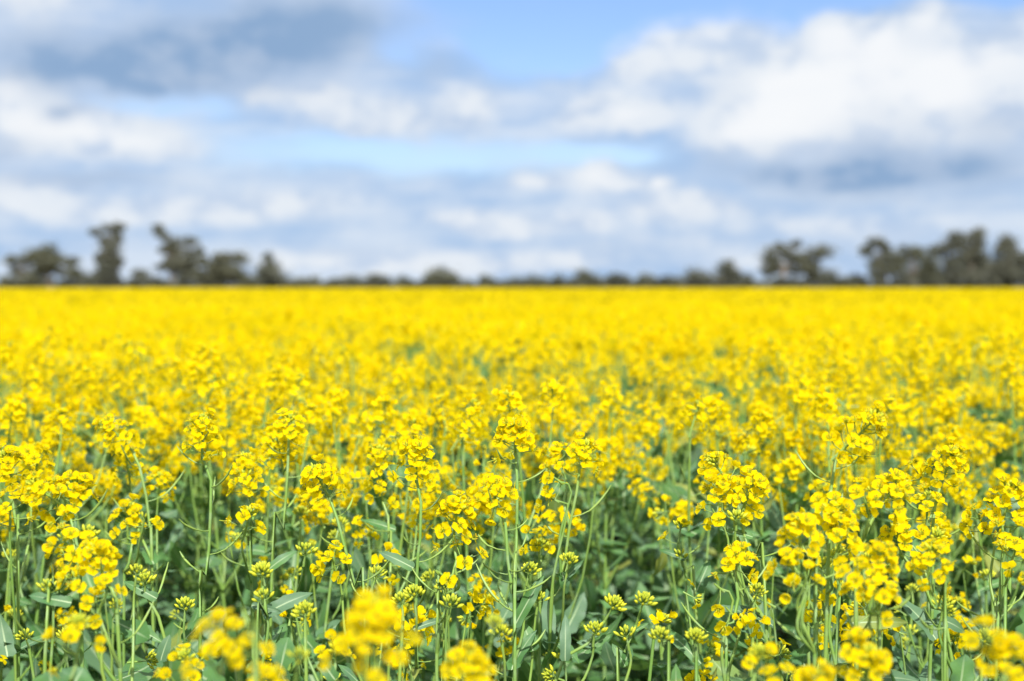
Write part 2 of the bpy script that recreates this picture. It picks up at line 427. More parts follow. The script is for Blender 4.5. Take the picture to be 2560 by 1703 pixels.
hero('canola plant with a flat topped head and separate lower flowers, right of the podded stem', 1.88, 612, 1165, 8, 6, 9, 6, .026, [(632, 1230), (634, 1340), (628, 1430)], 3, 4, [(.93, 616, 1205, -.05, -8, 12, 9, 4, .02, False), (.86, 620, 1300, -.15, 16, 14, 6, 12, .02, False)], seed=6)
hero('canola plant with two heads one above the other, green bud tip between pale flowers', 1.90, 723, 1068, 5, 16, 13, 18, .026, [(722, 1120), (716, 1220), (708, 1330), (680, 1420)], 6, 4, [(.96, 697, 1120, .04, -9, 8, 16, 0, .035, False), (.8, 762, 1391, -.3, 10, 12, 0, 18, .004, True), (.72, 656, 1440, -.3, -10, 10, 0, 20, .004, True)], [('lance', 676, 1420, 745, 1362, 24, -.1, FC)], seed=7)
hero('canola with full head nodding left on a stem that slants to the right below', 1.64, 800, 1204, -26, 22, 20, 18, .036, [(832, 1250), (846, 1310), (862, 1370), (886, 1462), (912, 1590)], 4, 4, [(.79, 834, 1408, 0, -12, 20, 8, 3, .026, False)], seed=8)
hero('canola plant with a neat rounded head and long curved pods, centre left of photo', 1.68, 1042, 1150, 3, 20, 19, 20, .036, [(1052, 1215), (1051, 1320), (1048, 1400), (1040, 1520)], 13, 3, [(.78, 1037, 1502, -.12, -4, 6, 0, 30, .006, True), (.74, 762, 1551, -.15, -10, 12, 0, 20, .004, True)], [('lance', 1018, 1412, 930, 1366, 26, 0, FC), ('lance', 1042, 1570, 1122, 1537, 16, -.08, FC)], seed=9, poddown=.30)
hero('canola plant with a long ragged head of old flowers behind the neat rounded head', 1.95, 950, 1180, -4, 10, 22, 14, .075, [(968, 1260), (972, 1350), (975, 1480)], 4, 5, [(.84, 1065, 1225, .05, 16, 8, 13, 5, .04, False)], [('lance', 970, 1318, 880, 1288, 20, 0, FC)], seed=10)
hero('canola with the tallest central head, green buds in its middle, pods all along its stem', 1.68, 1287, 1092, -2, 28, 22, 26, .036, [(1292, 1165), (1293, 1260), (1290, 1400), (1286, 1560)], 14, 3, [(.78, 1321, 1440, 0, 12, 8, 0, 24, .005, True), (.70, 1344, 1512, .03, 8, 4, 0, 20, .005, True)], [('lance', 1297, 1545, 1368, 1412, 30, 0, FC), ('lance', 1330, 1620, 1306, 1545, 36, .02, FC)], seed=11, poddown=.36)
hero('canola with open ring of flowers round green buds, just left of the tallest central stem', 1.60, 1238, 1236, 0, 48, 13, 24, .02, [(1262, 1300), (1268, 1390), (1280, 1480), (1287, 1640)], 9, 2, [(.74, 1253, 1600, -.12, -8, 6, 0, 20, .005, True)], seed=12, poddown=.2)
hero('canola with upright oblong head and two stray flowers hanging below it on the stem', 1.60, 1140, 1298, 8, 20, 20, 10, .048, [(1146, 1362), (1138, 1420), (1118, 1490), (1092, 1610)], 5, 4, [(.92, 1176, 1392, -.02, 50, 20, 3, 0, .008, False), (.88, 1092, 1428, -.02, -50, 20, 1, 0, .004, False), (.80, 1126, 1524, -.04, 12, 10, 0, 22, .005, True), (.74, 1107, 1472, 0, -6, 5, 0, 8, .004, False)], seed=13, poddown=.16)
hero('canola with wide flat head on a stem slanting left, narrow leaves and buds lower down', 1.80, 1458, 1135, 12, 16, 15, 20, .026, [(1455, 1180), (1432, 1270), (1416, 1370), (1408, 1440), (1375, 1580)], 5, 3, [(.93, 1392, 1140, .06, -20, 8, 10, 0, .026, False), (.87, 1380, 1190, -.02, -52, 12, 5, 0, .012, False), (.83, 1372, 1242, -.02, -58, 14, 3, 0, .006, False), (.77, 1420, 1418, -.12, 10, 6, 0, 26, .006, True)], [('lance', 1418, 1442, 1470, 1386, 15, -.1, FC), ('lance', 1408, 1440, 1421, 1500, 24, -.1, FC)], seed=14)
hero('canola with big head leaning right, buds at its tip, on a dark arching stem', 1.50, 2150, 1083, 44, 8, 20, 26, .058, [(2088, 1150), (2077, 1230), (2074, 1330), (2070, 1430)], 7, 4, [(.95, 2080, 1285, -.04, 12, 58, 13, 22, .02, False), (.88, 2100, 1352, -.06, 10, 15, 8, 0, .03, False)], seed=15, poddown=.13)
hero('canola with dense round head on a dark stem slanting left, right part of photo', 1.66, 2372, 1160, 14, 22, 20, 22, .036, [(2345, 1235), (2331, 1300), (2328, 1400), (2330, 1540)], 5, 4, [(.93, 2300, 1190, .04, -38, 10, 6, 0, .02, False), (.84, 2318, 1268, .0, -4, 16, 9, 8, .03, False)], seed=16, poddown=.14)
hero('canola plant with open four petalled flowers on a smooth stem curving up to the right', 1.50, 2226, 1235, 34, 16, 15, 18, .036, [(2185, 1280), (2158, 1350), (2148, 1430), (2140, 1540)], 2, 4, [(.97, 2160, 1245, -.02, -20, 20, 5, 0, .015, False)], seed=17, r0=.0042)
hero('canola plant with paired heads on a forked slanting stem, narrow leaf below the fork', 1.66, 1876, 1228, 18, 22, 18, 24, .035, [(1845, 1290), (1866, 1352), (1885, 1430), (1915, 1530)], 3, 3, [(.92, 1797, 1172, .02, -34, 14, 9, 26, .028, False), (.9, 1802, 1232, .0, -10, 14, 12, 0, .03, False), (.87, 1786, 1282, -.02, -30, 14, 4, 0, .015, False), (.84, 1841, 1301, -.02, 0, 10, 0, 18, .004, False)], [('lance', 1867, 1338, 1786, 1314, 17, 0, FC)], seed=18)
hero('canola with full head and drooping side flower on straight stem near the right edge', 1.60, 2522, 1252, 10, 18, 18, 18, .036, [(2512, 1320), (2504, 1420), (2496, 1560), (2490, 1680)], 8, 3, [(.9, 2452, 1300, .02, -34, 16, 7, 0, .02, False), (.88, 2524, 1335, -.02, 6, 14, 6, 0, .02, False)], seed=19, poddown=.26)
hero('canola with small head of open flowers and pale buds behind the right edge stem', 1.52, 2536, 1385, 12, 20, 7, 12, .016, [(2530, 1440), (2520, 1530), (2512, 1640)], 4, 3, [], seed=20)
hero('canola plant with a small low head of cupped flowers below the paired heads', 1.56, 1846, 1402, 10, 24, 9, 16, .018, [(1848, 1450), (1838, 1560), (1815, 1690)], 3, 4, [(.9, 1788, 1462, -.01, -50, 16, 1, 0, .004, False), (.84, 1816, 1520, -.01, -40, 16, 1, 0, .004, False)], seed=21)
hero('canola plant with a cluster of small flowers leaning left over the lower right heads', 1.56, 2246, 1350, -18, 26, 12, 6, .03, [(2290, 1420), (2318, 1480), (2345, 1560), (2385, 1690)], 3, 3, [(.95, 2336, 1352, 0, 16, 34, 5, 20, .016, False), (.9, 2357, 1526, -.02, 6, 10, 0, 18, .005, True)], [('lance', 2352, 1548, 2446, 1582, 30, 0, FC), ('lance', 2345, 1556, 2290, 1552, 14, 0, FC)], seed=22)
hero('slightly blurred canola plant, broad yellow head with green tip, beside the leaf that points right', 1.34, 2196, 1400, 10, 22, 18, 14, .042, [(2198, 1500), (2196, 1580), (2200, 1680)], 2, 3, [(.95, 2140, 1440, -.03, -40, 20, 8, 0, .02, False), (.93, 2205, 1490, -.02, 15, 30, 7, 0, .015, False)], [('lance', 2160, 1556, 2310, 1550, 34, .2, FC)], seed=23, group='canola plants a little closer than the focus')
hero('slightly blurred canola plant with a yellow green tipped head and dropping flowers, lower right', 1.40, 2330, 1398, 6, 20, 15, 20, .04, [(2335, 1470), (2350, 1550), (2362, 1660)], 3, 3, [], seed=24, group='canola plants a little closer than the focus')
hero('slightly blurred canola with wide head and loose flowers round a straight stem, lower right', 1.38, 2000, 1325, -6, 24, 18, 10, .04, [(2016, 1420), (2022, 1490), (2038, 1600)], 3, 4, [(.93, 1968, 1400, -.02, -40, 16, 5, 0, .018, False), (.92, 1950, 1440, -.02, -60, 16, 3, 0, .01, False), (.9, 2016, 1450, -.02, 12, 24, 4, 0, .012, False)], seed=25, group='canola plants a little closer than the focus')
hero('canola with row of small green buds on top, behind the loose flowers at lower right', 1.55, 2094, 1420, 4, 6, 0, 30, .012, [(2098, 1480), (2105, 1540), (2090, 1640)], 2, 4, [(.9, 2062, 1440, 0, -20, 6, 0, 18, .01, True), (.88, 2056, 1502, -.03, -14, 20, 2, 4, .01, False)], big=True, seed=26)
hero('canola plant with a bunched head over yellow buds, flowers trailing below it, lower left', 1.40, 246, 1392, -2, 30, 19, 18, .038, [(275, 1450), (288, 1540), (300, 1660)], 3, 3, [(.93, 268, 1475, -.03, 24, 26, 3, 0, .012, False), (.9, 188, 1455, -.02, -32, 24, 5, 4, .02, False), (.86, 222, 1512, -.02, -20, 20, 2, 0, .008, False), (.82, 340, 1440, .1, 8, 8, 0, 16, .004, True)], [('broad', 300, 1560, 390, 1605, 60, .1, FC)], seed=27)
hero('canola with small head and an upright spray of buds, left of the bunched lower head', 1.45, 168, 1368, -14, 20, 9, 6, .026, [(165, 1440), (140, 1520), (112, 1640)], 2, 4, [(.95, 214, 1352, 0, 24, 14, 2, 20, .012, True), (.8, 122, 1487, 0, -8, 6, 0, 14, .004, True)], [('lance', 140, 1500, 30, 1480, 32, 0, FC)], seed=28)
hero('slightly blurred canola plant with pale buds over two open flowers at the lower left', 1.20, 198, 1572, 4, 26, 3, 34, .014, [(185, 1650), (180, 1700)], 0, 3, [(.96, 155, 1610, -.02, -34, 30, 3, 0, .01, False)], [('broad', 130, 1720, 118, 1640, 90, .1, FC), ('broad', 175, 1730, 205, 1660, 80, .1, FC)], big=True, seed=29, group='canola plants a little closer than the focus')
hero('blurred close canola plant with an arching head of yellow flowers, lower left', .98, 546, 1568, -28, 20, 9, 6, .02, [(600, 1660), (640, 1740)], 1, 2, [(.97, 504, 1625, 0, -30, 20, 4, 0, .025, False), (.93, 625, 1620, .03, 25, 20, 4, 0, .01, False)], seed=30, group='blurred canola plants close to the camera')
hero('canola with two open flowers and bunch of pale buds at lower left edge of frame', 1.36, 462, 1650, -8, 30, 5, 22, .016, [(470, 1720)], 0, 2, [(.96, 425, 1690, -.02, -20, 30, 3, 0, .01, False)], seed=31)
hero('blurred close canola plant with the biggest foreground head, a tall yellow cone', .92, 935, 1535, 2, 22, 26, 12, .042, [(945, 1660), (950, 1730)], 0, 2, [(.955, 1010, 1610, .01, 40, 20, 3, 0, .01, False), (.95, 850, 1630, .02, -42, 20, 4, 0, .01, False), (.93, 905, 1680, -.02, -10, 20, 3, 0, .01, False)], seed=32, group='blurred canola plants close to the camera')
hero('blurred close canola plant with a dense rounded head cut by the bottom edge, centre', 1.05, 1172, 1655, 4, 26, 20, 10, .03, [(1175, 1760)], 0, 2, [(.95, 1232, 1580, .1, 10, 10, 0, 24, .01, True)], seed=33, group='blurred canola plants close to the camera')
hero('canola plant with one open flower and yellow buds left of the tall foreground cone', 1.42, 838, 1628, 2, 24, 4, 14, .018, [(832, 1700)], 0, 3, [], [('lance', 830, 1690, 770, 1605, 34, 0, FC)], seed=34)
hero('blurred close canola plant with a full yellow head at the lower right corner', 1.05, 2518, 1620, -8, 22, 14, 6, .034, [(2520, 1720)], 0, 2, [(.95, 2455, 1580, 0, -45, 20, 5, 0, .02, False), (.93, 2500, 1695, -.02, -8, 20, 5, 0, .02, False)], seed=35, group='blurred canola plants close to the camera')
hero('blurred close canola plant cut by the bottom edge, wide low head right of centre', 1.08, 2042, 1700, 8, 26, 18, 8, .03, [(2045, 1780)], 0, 2, [(.97, 1946, 1690, .05, -16, 18, 6, 0, .02, False)], seed=36, group='blurred canola plants close to the camera')
hero('slightly blurred canola plant with four separate flowers round a green bud tip, lower right', 1.16, 2172, 1655, 6, 30, 12, 16, .034, [(2172, 1740)], 0, 2, [(.96, 2140, 1620, 0, -30, 24, 4, 0, .012, False)], seed=37, group='canola plants a little closer than the focus')
hero('very blurred canola head nearest the lens at the bottom edge, a soft yellow patch', .60, 1735, 1800, 0, 20, 12, 0, .02, [], 0, 0, [], seed=38, group='blurred canola plants close to the camera', r0=.003)
hero('canola with yellow green buds and its first flowers opening at bottom edge, right of centre', 1.20, 1895, 1650, 10, 20, 4, 34, .016, [(1880, 1730)], 0, 3, [], big=True, seed=39, group='canola plants a little closer than the focus')
hero('blurred close canola with few yellow flowers at the bottom edge, left of the foreground cone', 1.02, 655, 1690, 0, 20, 8, 4, .024, [], 0, 2, [(.95, 745, 1660, .05, 10, 12, 0, 14, .008, True)], seed=40, group='blurred canola plants close to the camera')
hero('canola plant in bud, fan of yellow green buds on stem leaning right, lower centre', 1.58, 1518, 1542, 26, 16, 0, 40, .016, [(1478, 1600), (1420, 1660), (1380, 1720)], 0, 2, [(.9, 1485, 1592, -.01, 4, 14, 0, 26, .005, True), (.76, 1411, 1650, 0, -4, 6, 0, 10, .004, False)], [('lance', 1478, 1612, 1432, 1602, 20, 0, FC), ('lance', 1485, 1612, 1556, 1566, 22, 0, FC), ('lance', 1413, 1640, 1415, 1520, 27, -.03, FC), ('lance', 1475, 1615, 1505, 1590, 22, 0, FC)], big=True, seed=41)
hero('canola plant in bud with pointed pyramid of yellow green buds above folded leaf, lower centre', 1.56, 1594, 1552, 14, 20, 0, 34, .026, [(1572, 1610), (1556, 1650), (1546, 1720)], 0, 2, [(.93, 1568, 1600, -.01, -10, 10, 0, 16, .004, True)], [('lance', 1568, 1640, 1580, 1605, 26, 0, FC), ('lance', 1560, 1660, 1530, 1600, 22, .03, FC), ('lance', 1600, 1570, 1632, 1550, 10, 0, FC)], big=True, seed=42)
hero('canola plant in bud with a small domed bud head, bottom centre right', 1.45, 1652, 1622, -6, 14, 0, 30, .012, [(1660, 1670), (1672, 1740)], 0, 3, [], [('lance', 1690, 1720, 1690, 1630, 30, .05, FC)], big=True, seed=43)
hero('canola with dense pale green bud head over tiny buds, bottom edge right of centre', 1.42, 1736, 1630, 2, 14, 0, 38, .02, [(1738, 1690), (1742, 1760)], 0, 3, [], big=True, seed=44)
hero('canola with dark buds and one yellow flower opening on thin slanting stem, right of centre', 1.78, 1700, 1330, 6, 10, 2, 16, .02, [(1706, 1400), (1722, 1470), (1742, 1540)], 1, 3, [(.86, 1702, 1396, 0, -16, 10, 0, 8, .004, False)], [('lance', 1706, 1395, 1640, 1362, 14, 0, FC), ('lance', 1745, 1470, 1780, 1390, 34, .05, FC)], seed=45)
hero('canola plant with a few hanging flowers above a green bud cluster, between the central stems', 1.88, 1345, 1355, -6, 26, 7, 0, .03, [(1352, 1420), (1350, 1500)], 1, 4, [(.95, 1350, 1385, -.01, 6, 12, 0, 22, .01, True)], seed=46)
hero('canola plant in bud with dense upright bud head just above the lower right corner head', 1.40, 2458, 1640, 4, 12, 0, 36, .024, [(2452, 1700)], 0, 3, [], [('broad', 2400, 1720, 2420, 1600, 60, .1, FC)], big=True, seed=47)
hero('canola plant with a bent bare stem and small green buds among big leaves, lower left', 1.60, 362, 1470, 4, 12, 0, 20, .006, [(378, 1490), (395, 1540), (415, 1600)], 2, 4, [], [('lance', 376, 1488, 290, 1440, 26, 0, FC), ('broad', 395, 1600, 318, 1555, 40, 0, FC), ('lance', 405, 1640, 424, 1575, 30, -.02, FC)], big=True, seed=48)
hero('canola with upright bud head on slim stem and pointed leaf, lower left of the cone', 1.45, 762, 1550, 2, 12, 0, 26, .008, [(762, 1610), (766, 1700)], 0, 3, [], [('lance', 765, 1600, 815, 1660, 30, 0, FC), ('broad', 700, 1680, 720, 1575, 60, .05, FC)], big=True, seed=49)
hero('budding canola beside long leaf that points right, small buds on branching stem, left of centre', 1.52, 656, 1452, 2, 14, 0, 30, .008, [(664, 1510), (668, 1580), (640, 1680)], 1, 3, [(.88, 660, 1510, 0, -8, 8, 0, 16, .005, True)], [('lance', 672, 1530, 792, 1462, 36, .05, FC), ('lance', 655, 1518, 730, 1534, 16, 0, FC)], big=True, seed=50)

# ------------------------------------------------------------------ plant prototypes for the random stand
def head_geo(rng, n, zone, nb, lod, sep=False):
    lay = head_layout(rng, n, zone, lod=lod); g = G()
    if lod < 2: head_stalk(g, lay, zone, 3)
    for k, m, pts in lay: g.put(FL[lod][k], m)
    b = bud_cluster(rng, nb, zone, n == 0, *((4, 4) if lod < 2 else (3, 3))) if nb else None
    if sep: return g, b
    if b: g.put(b, np.eye(4))
    return g

_hr = np.random.default_rng(21)
HSPEC = [(20, .036, 14), (24, .045, 14), (16, .028, 14), (20, .04, 10), (16, .05, 8), (12, .024, 14), (26, .055, 12), (5, .014, 20), (0, .008, 26), (0, .006, 18), (0, .004, 11), (2, .012, 15), (0, .016, 34)]
HG = [head_geo(_hr, *s_, 1, True) for s_ in HSPEC]
ME_H = [(g.mesh('flower_head', CROP), b.mesh('bud_cluster', CROP)) for g, b in HG]
HG2 = [head_geo(_hr, *s_, 2) for s_ in HSPEC]

def proto(rng, h, short=False):
    """spec of a plant: list of (kind, geometry or index, matrix)"""
    out = []; g = G(); lean = rng.normal(0, .05, 2)
    tip = np.array([lean[0], lean[1], h]); path = spline([(0, 0, 0), (lean[0]*.2+rng.normal(0, .012), lean[1]*.2, h*.45), (lean[0]*.6, lean[1]*.6+rng.normal(0, .01), h*.8), tip], 14)
    tt = np.linspace(0, 1, 14); tube(g, path, .0040*(1-.5*tt), 6, iST, rng.uniform(.1, .8)); out.append(('stem', g, np.eye(4)))
    def at(z): return path[np.argmin(np.abs(path[:, 2]-z))]
    big = [0, 1, 2, 3, 4, 6] if not short else [7, 8, 11, 12]
    ax = nrm(path[-1]-path[-2] + rng.normal(0, .02, 3)); out.append(('head', int(rng.choice(big)), M4(zframe(ax, rng.uniform(0, 6)), tip, rng.uniform(.95, 1.12))))
    ph = rng.uniform(0, 6)
    for i in range(int(rng.integers(3, 6)) if not short else int(rng.integers(2, 4))):
        ph += GA; z0 = h*rng.uniform(.6, .84); p0 = at(z0); L = rng.uniform(.6, 1.0)*(h-z0); sp = rng.uniform(.05, .13)
        e = p0 + np.array([math.cos(ph)*sp, math.sin(ph)*sp, L]); mid = (p0+e)/2 + np.array([math.cos(ph)*sp*.22, math.sin(ph)*sp*.22, -.01])
        bp = spline([p0, mid, e], 7); gb = G(); tube(gb, bp, .0022*(1-.45*np.linspace(0, 1, 7)), 5, iST, rng.uniform(.2, .9)); out.append(('branch', gb, np.eye(4)))
        a2 = nrm(bp[-1]-bp[-2] + rng.normal(0, .08, 3)); k = int(rng.choice([0, 1, 2, 3, 4, 5, 6, 7] if not short else [8, 7, 10, 10, 11, 5, 12, 11]))
        out.append(('head', k, M4(zframe(a2, rng.uniform(0, 6)), e, rng.uniform(.85, 1.1) if not short else rng.uniform(.65, 1.1))))
    for i in range(int(rng.integers(10, 14))):
        ph += GA; z = h*(.89-.056*i) - rng.uniform(0, .03); p = at(z); k = 'broad' if z < .64 else 'lance'
        ln = rng.uniform(.11, .2) if k == 'broad' else rng.uniform(.06, .12)
        d = np.array([math.cos(ph), math.sin(ph), rng.uniform(.1, .9)])
        out.append(('leaf', (k, int(rng.integers(0, 8))), leaf_M(p, d, ln, ln*(rng.uniform(.38, .52) if k == 'broad' else rng.uniform(.2, .3)), (0, 0, 1), rng.normal(0, .35))))
    for i in range(int(rng.integers(0, 5)) if not short else 0):
        ph += GA; k = len(path)-2-int(i*.6); out.append(('pod', int(rng.integers(0, 6)), M4(zframe([0, 0, 1.], ph), path[k]*(1-.3*(i % 3)) + path[k-1]*.3*(i % 3), rng.uniform(.9, 1.3))))
    return out

_pr = np.random.default_rng(33)
PROT = [proto(_pr, _pr.uniform(1.04, 1.12)) for _ in range(14)]
SHORT = [proto(_pr, _pr.uniform(.84, .96), True) for _ in range(8)]
_cache = {}
def spec_meshes(spec):
    if id(spec) not in _cache:
        _cache[id(spec)] = [(k, v.mesh(k, CROP) if k in ('stem', 'branch') else v, M) for k, v, M in spec]
        fg = G()
        for k, v, M in spec:
            if k == 'leaf': fg.put(LEAF[1][v[0]][v[1] % 5], M)
        _cache[id(spec), 'f'] = fg.mesh('foliage', CROP)
    return _cache[id(spec)], _cache[id(spec), 'f']

def place(spec, x, y, rz, s, label, group, detail):
    ms, fol = spec_meshes(spec)
    o = tag(empty('canola_plant', (x, y, 0)), label, 'canola plant', group); o.rotation_euler = (0, 0, rz); o.scale = (s, s, s)
    for k, v, M in ms:
        if k in ('stem', 'branch'): part(k, v, o)
        elif k == 'head':
            h = part('flower_head', ME_H[v][0], o, M); part('bud_cluster', ME_H[v][1], h)
        elif k == 'pod': part('seed_pod', ME_POD[v], o, M)
        elif detail: part('leaf', ME_LEAF[v[0]][v[1]], o, M)
    if not detail: part('foliage', fol, o)
    return o

def flat(spec, lod=2):
    g = G()
    for k, v, M in spec:
        if k in ('stem', 'branch'): g.put(v, M)
        elif k == 'head': g.put(HG2[v], M)
        elif k == 'leaf': g.put(LEAF[1][v[0]][v[1] % 5], M)
    return g

# ------------------------------------------------------------------ the stand: scattered plants, densest where the photo's are
taken = [(o.location.x, o.location.y) for o in COL.objects if o.name.startswith('canola_plant')]
rs = np.random.default_rng(5)
def spread_points(n, y0, y1, wfun, mind, avoid):
    out = []; tries = 0
    while len(out) < n and tries < n*60:
        tries += 1; y = math.sqrt(rs.uniform(y0*y0, y1*y1)); x = rs.uniform(-1, 1)*wfun(y)
        if avoid and not avoid(x, y): continue
        if all((x-a)**2+(y-b)**2 > mind*mind for a, b in taken): out.append((x, y)); taken.append((x, y))
    return out
inview = lambda y: .375*y + .05
pxof = lambda x, y: 1280 + F*x/y
def third(x, y):
    p = pxof(x, y); return 'left' if p < 800 else 'middle' if p < 1760 else 'right'
n_ind = 0
# short plants in bud between the sharp ones
for x, y in spread_points(52, 1.16, 2.1, inview, .07, None):
    t = third(x, y); place(SHORT[int(rs.integers(0, 8))], x, y, rs.uniform(0, 6.28), rs.uniform(.90, 1.02)*(.90 if y < 1.35 else 1.), 'low leafy canola plant in bud, among the sharp front stems, %s of photo' % t, 'low canola plants in bud in the front, %s' % t, True); n_ind += 1
# flowering plants behind the sharp row; a gap right of centre as in the photo
def gap(x, y):
    p = pxof(x, y)
    return not (1480 < p < 1740 and y < 2.45) and not (p > 2480 and 2.2 < y < 2.9)
def clump(x, y): return math.sin(x*5.1+1.7*math.sin(y*2.1))*math.sin(y*4.3+1.3*math.sin(x*2.9)) < .5
def hs(x, y):   # slow rise and fall of the crop's height
    return .035*math.sin(x*2.1+y*1.3) + .025*math.sin(x*4.7-y*2.9+1.)
for y0, y1, n, mind, word, det in ((2.15, 2.7, 36, .115, 'just behind the sharp stems', True), (2.7, 3.5, 64, .105, 'in the soft rows behind the sharp stems', False), (3.5, 4.35, 84, .10, 'in the blurred rows further back', False)):
    for x, y in spread_points(n, y0, y1, inview, mind, lambda x, y: gap(x, y) and clump(x, y)):
        t = third(x, y); s = min(.985 + hs(x, y)*.7 + rs.normal(0, .022), 1.02 if y > 2.7 else .985)
        place(PROT[int(rs.integers(0, 14))], x, y, rs.uniform(0, 6.28), s, 'flowering canola plant %s, %s of photo' % (word, t), 'flowering canola plants %s, %s' % (word, t), det); n_ind += 1
print('individual plants', n_ind)

# ------------------------------------------------------------------ the rest of the crop, one object
crop = G()
def rotz(a):
    A = np.zeros((len(a), 3, 3)); A[:, 0, 0] = A[:, 1, 1] = np.cos(a); A[:, 0, 1] = -np.sin(a); A[:, 1, 0] = np.sin(a); A[:, 2, 2] = 1; return A
def rot_rand(n, tilt):
    a = rotz(rs.uniform(0, 6.28, n)); t = rs.normal(0, tilt, (n, 2)); B = np.tile(np.eye(3), (n, 1, 1)); B[:, 0, 2] = t[:, 0]; B[:, 1, 2] = t[:, 1]; B[:, 2, 0] = -t[:, 0]; B[:, 2, 1] = -t[:, 1]
    return B @ a
def hsv_(x, y): return .035*np.sin(x*2.1+y*1.3) + .025*np.sin(x*4.7-y*2.9+1.)
def area_pts(y0, y1, dens, m0=.45, m1=.9):
    """uniform points over the widened view wedge"""
    n = int(dens*((y1-y0)*2*m1 + m0*(y1*y1-y0*y0))); k = int(n*1.05*2.2)+10
    y = rs.uniform(y0, y1, k); x = rs.uniform(-1, 1, k)*(m0*y1+m1); ok = np.abs(x) < m0*y+m1
    return x[ok][:n], y[ok][:n]
# flanks beside the individual plants, and behind the camera's feet for their shade
FLAT = [flat(p) for p in PROT]; FSH = [flat(p) for p in SHORT]
x, y = area_pts(-.6, 4.35, 34, .375, 1.3)
ok = (np.abs(x) > .375*np.maximum(y, 0)+.07+.45*np.clip(1.5-y, 0, 1)) & ((np.abs(x) > .28) | (y < -.25))
x, y = x[ok], y[ok]; w = rs.integers(0, 14, len(x)); sc = 1 + hsv_(x, y) + rs.normal(0, .03, len(x)); sc[y < .9] *= .80
for i in range(14):
    k = w == i; crop.scatter(FLAT[i], rotz(rs.uniform(0, 6.28, k.sum()))*sc[k][:, None, None], np.stack([x[k], y[k], 0*x[k]], 1), rs.random(k.sum()))
# under-storey leaves
for (y0, y1, dens, z0, z1) in ((1.12, 1.9, 190, .35, .76), (1.08, 2.3, 560, .15, .85), (2.3, 4.6, 620, .25, .95), (4.6, 9., 260, .5, .97)):
    x, y = area_pts(y0, y1, dens, .42, .6); n = len(x); z = rs.uniform(z0, z1, n); kind = rs.integers(0, 10, n)
    a = rs.uniform(0, 6.28, n); el = rs.uniform(-.1, 1.0, n); ln = rs.uniform(.08, .19, n)*np.where(z > .72, .6, 1.)
    yv = np.stack([np.cos(a)*np.cos(el), np.sin(a)*np.cos(el), np.sin(el)], 1); xv = np.stack([-np.sin(a), np.cos(a), 0*a], 1) + rs.normal(0, .3, (n, 3)); xv /= np.linalg.norm(xv, axis=1, keepdims=True)
    nv = np.cross(xv, yv); ln = ln*(1.25 if dens == 190 else 1.); A = np.stack([xv*(ln*rs.uniform(.24, .5, n)*(1.25 if dens == 190 else 1.))[:, None], yv*ln[:, None], nv*ln[:, None]], 2)
    pool = LEAF[1]['broad'] + LEAF[1]['lance'] if y0 > 2 else LEAF[0]['broad'][:5] + LEAF[0]['lance'][:5]
    for i in range(10):
        k = kind == i; crop.scatter(pool[i], A[k], np.stack([x, y, z], 1)[k], rs.random(k.sum()))
# heads, stems and leaves beyond the individual plants
st3 = G(); tube(st3, [(0, 0, -.55), (.01, 0, -.28), (0, 0, 0)], [.004, .0032, .0022], 3, iST, .3)
for (y0, y1, dens) in ((4.35, 8., 135), (8., 14., 170)):
    x, y = area_pts(y0, y1, dens); ok = (np.sin(x*3.1+1.7*np.sin(y*1.1))*np.sin(y*2.3+1.3*np.sin(x*1.9)) < .26) | (rs.random(len(x)) < .16); x, y = x[ok], y[ok]; n = len(x); w = rs.choice([0, 1, 2, 3, 4, 5, 6, 7], n)
    z = (1.06 - np.abs(rs.normal(0, .06, n)) + .025*rs.normal(0, 1, n))*(1 + hsv_(x, y)*.8) ; z = np.minimum(z, 1.17)
    A = rot_rand(n, .18)*rs.uniform(.95, 1.25, n)[:, None, None]; T = np.stack([x, y, z], 1); vr = rs.random(n)
    for i in range(8):
        k = w == i; crop.scatter(HG2[i], A[k], T[k], vr[k])
    if y0 < 8: crop.scatter(st3, rot_rand(n, .1), T, vr)
blob = G()
for i in range(11):
    e = -.8 + 1.75*(i/10); a = i*GA; d = np.array([math.cos(a)*math.cos(e), math.sin(a)*math.cos(e), math.sin(e)]); c = d*.026 + np.array([0, 0, .012*(i % 3)]); A = zframe(d + [0, 0, .15], a)
    v = np.array([(-1, -1, 0), (1, -1, 0), (1, 1, 0), (-1, 1, 0)])*.0115 @ A.T + c; blob.add(v, np.tile([.5, .8, .1], (4, 1)), [[0, 1, 2, 3]], iCA if i % 3 == 1 else iPE)  # some faces take the yellow with shade mixed into its colour
for i in range(7):      # stalks and leaves between the flowers of a far clump
    a = i*1.7+.4; c = np.array([math.cos(a)*.02, math.sin(a)*.02, -.012 - .006*i]); A = zframe([math.cos(a), math.sin(a), .25], a)
    v = np.array([(-1, -1, 0), (1, -1, 0), (1, 1, 0), (-1, 1, 0)])*.016 @ A.T + c; blob.add(v, np.tile([.5, .8, .1], (4, 1)), [[0, 1, 2, 3]], iUN)
for (y0, y1, dens, s0) in ((14., 26., 220, 1.1), (26., 60., 62, 1.5), (60., 120., 13, 2.4)):
    x, y = area_pts(y0, y1, dens); n = len(x); z = (1.05 if y0 < 20 else 1.0) - np.abs(rs.normal(0, .05, n)) + .012*rs.normal(0, 1, n) + .012*np.sin(x*.9+y*.4)
    crop.scatter(blob, rot_rand(n, .2)*(s0*rs.uniform(.8, 1.25, n))[:, None, None], np.stack([x, y, z], 1), rs.random(n))
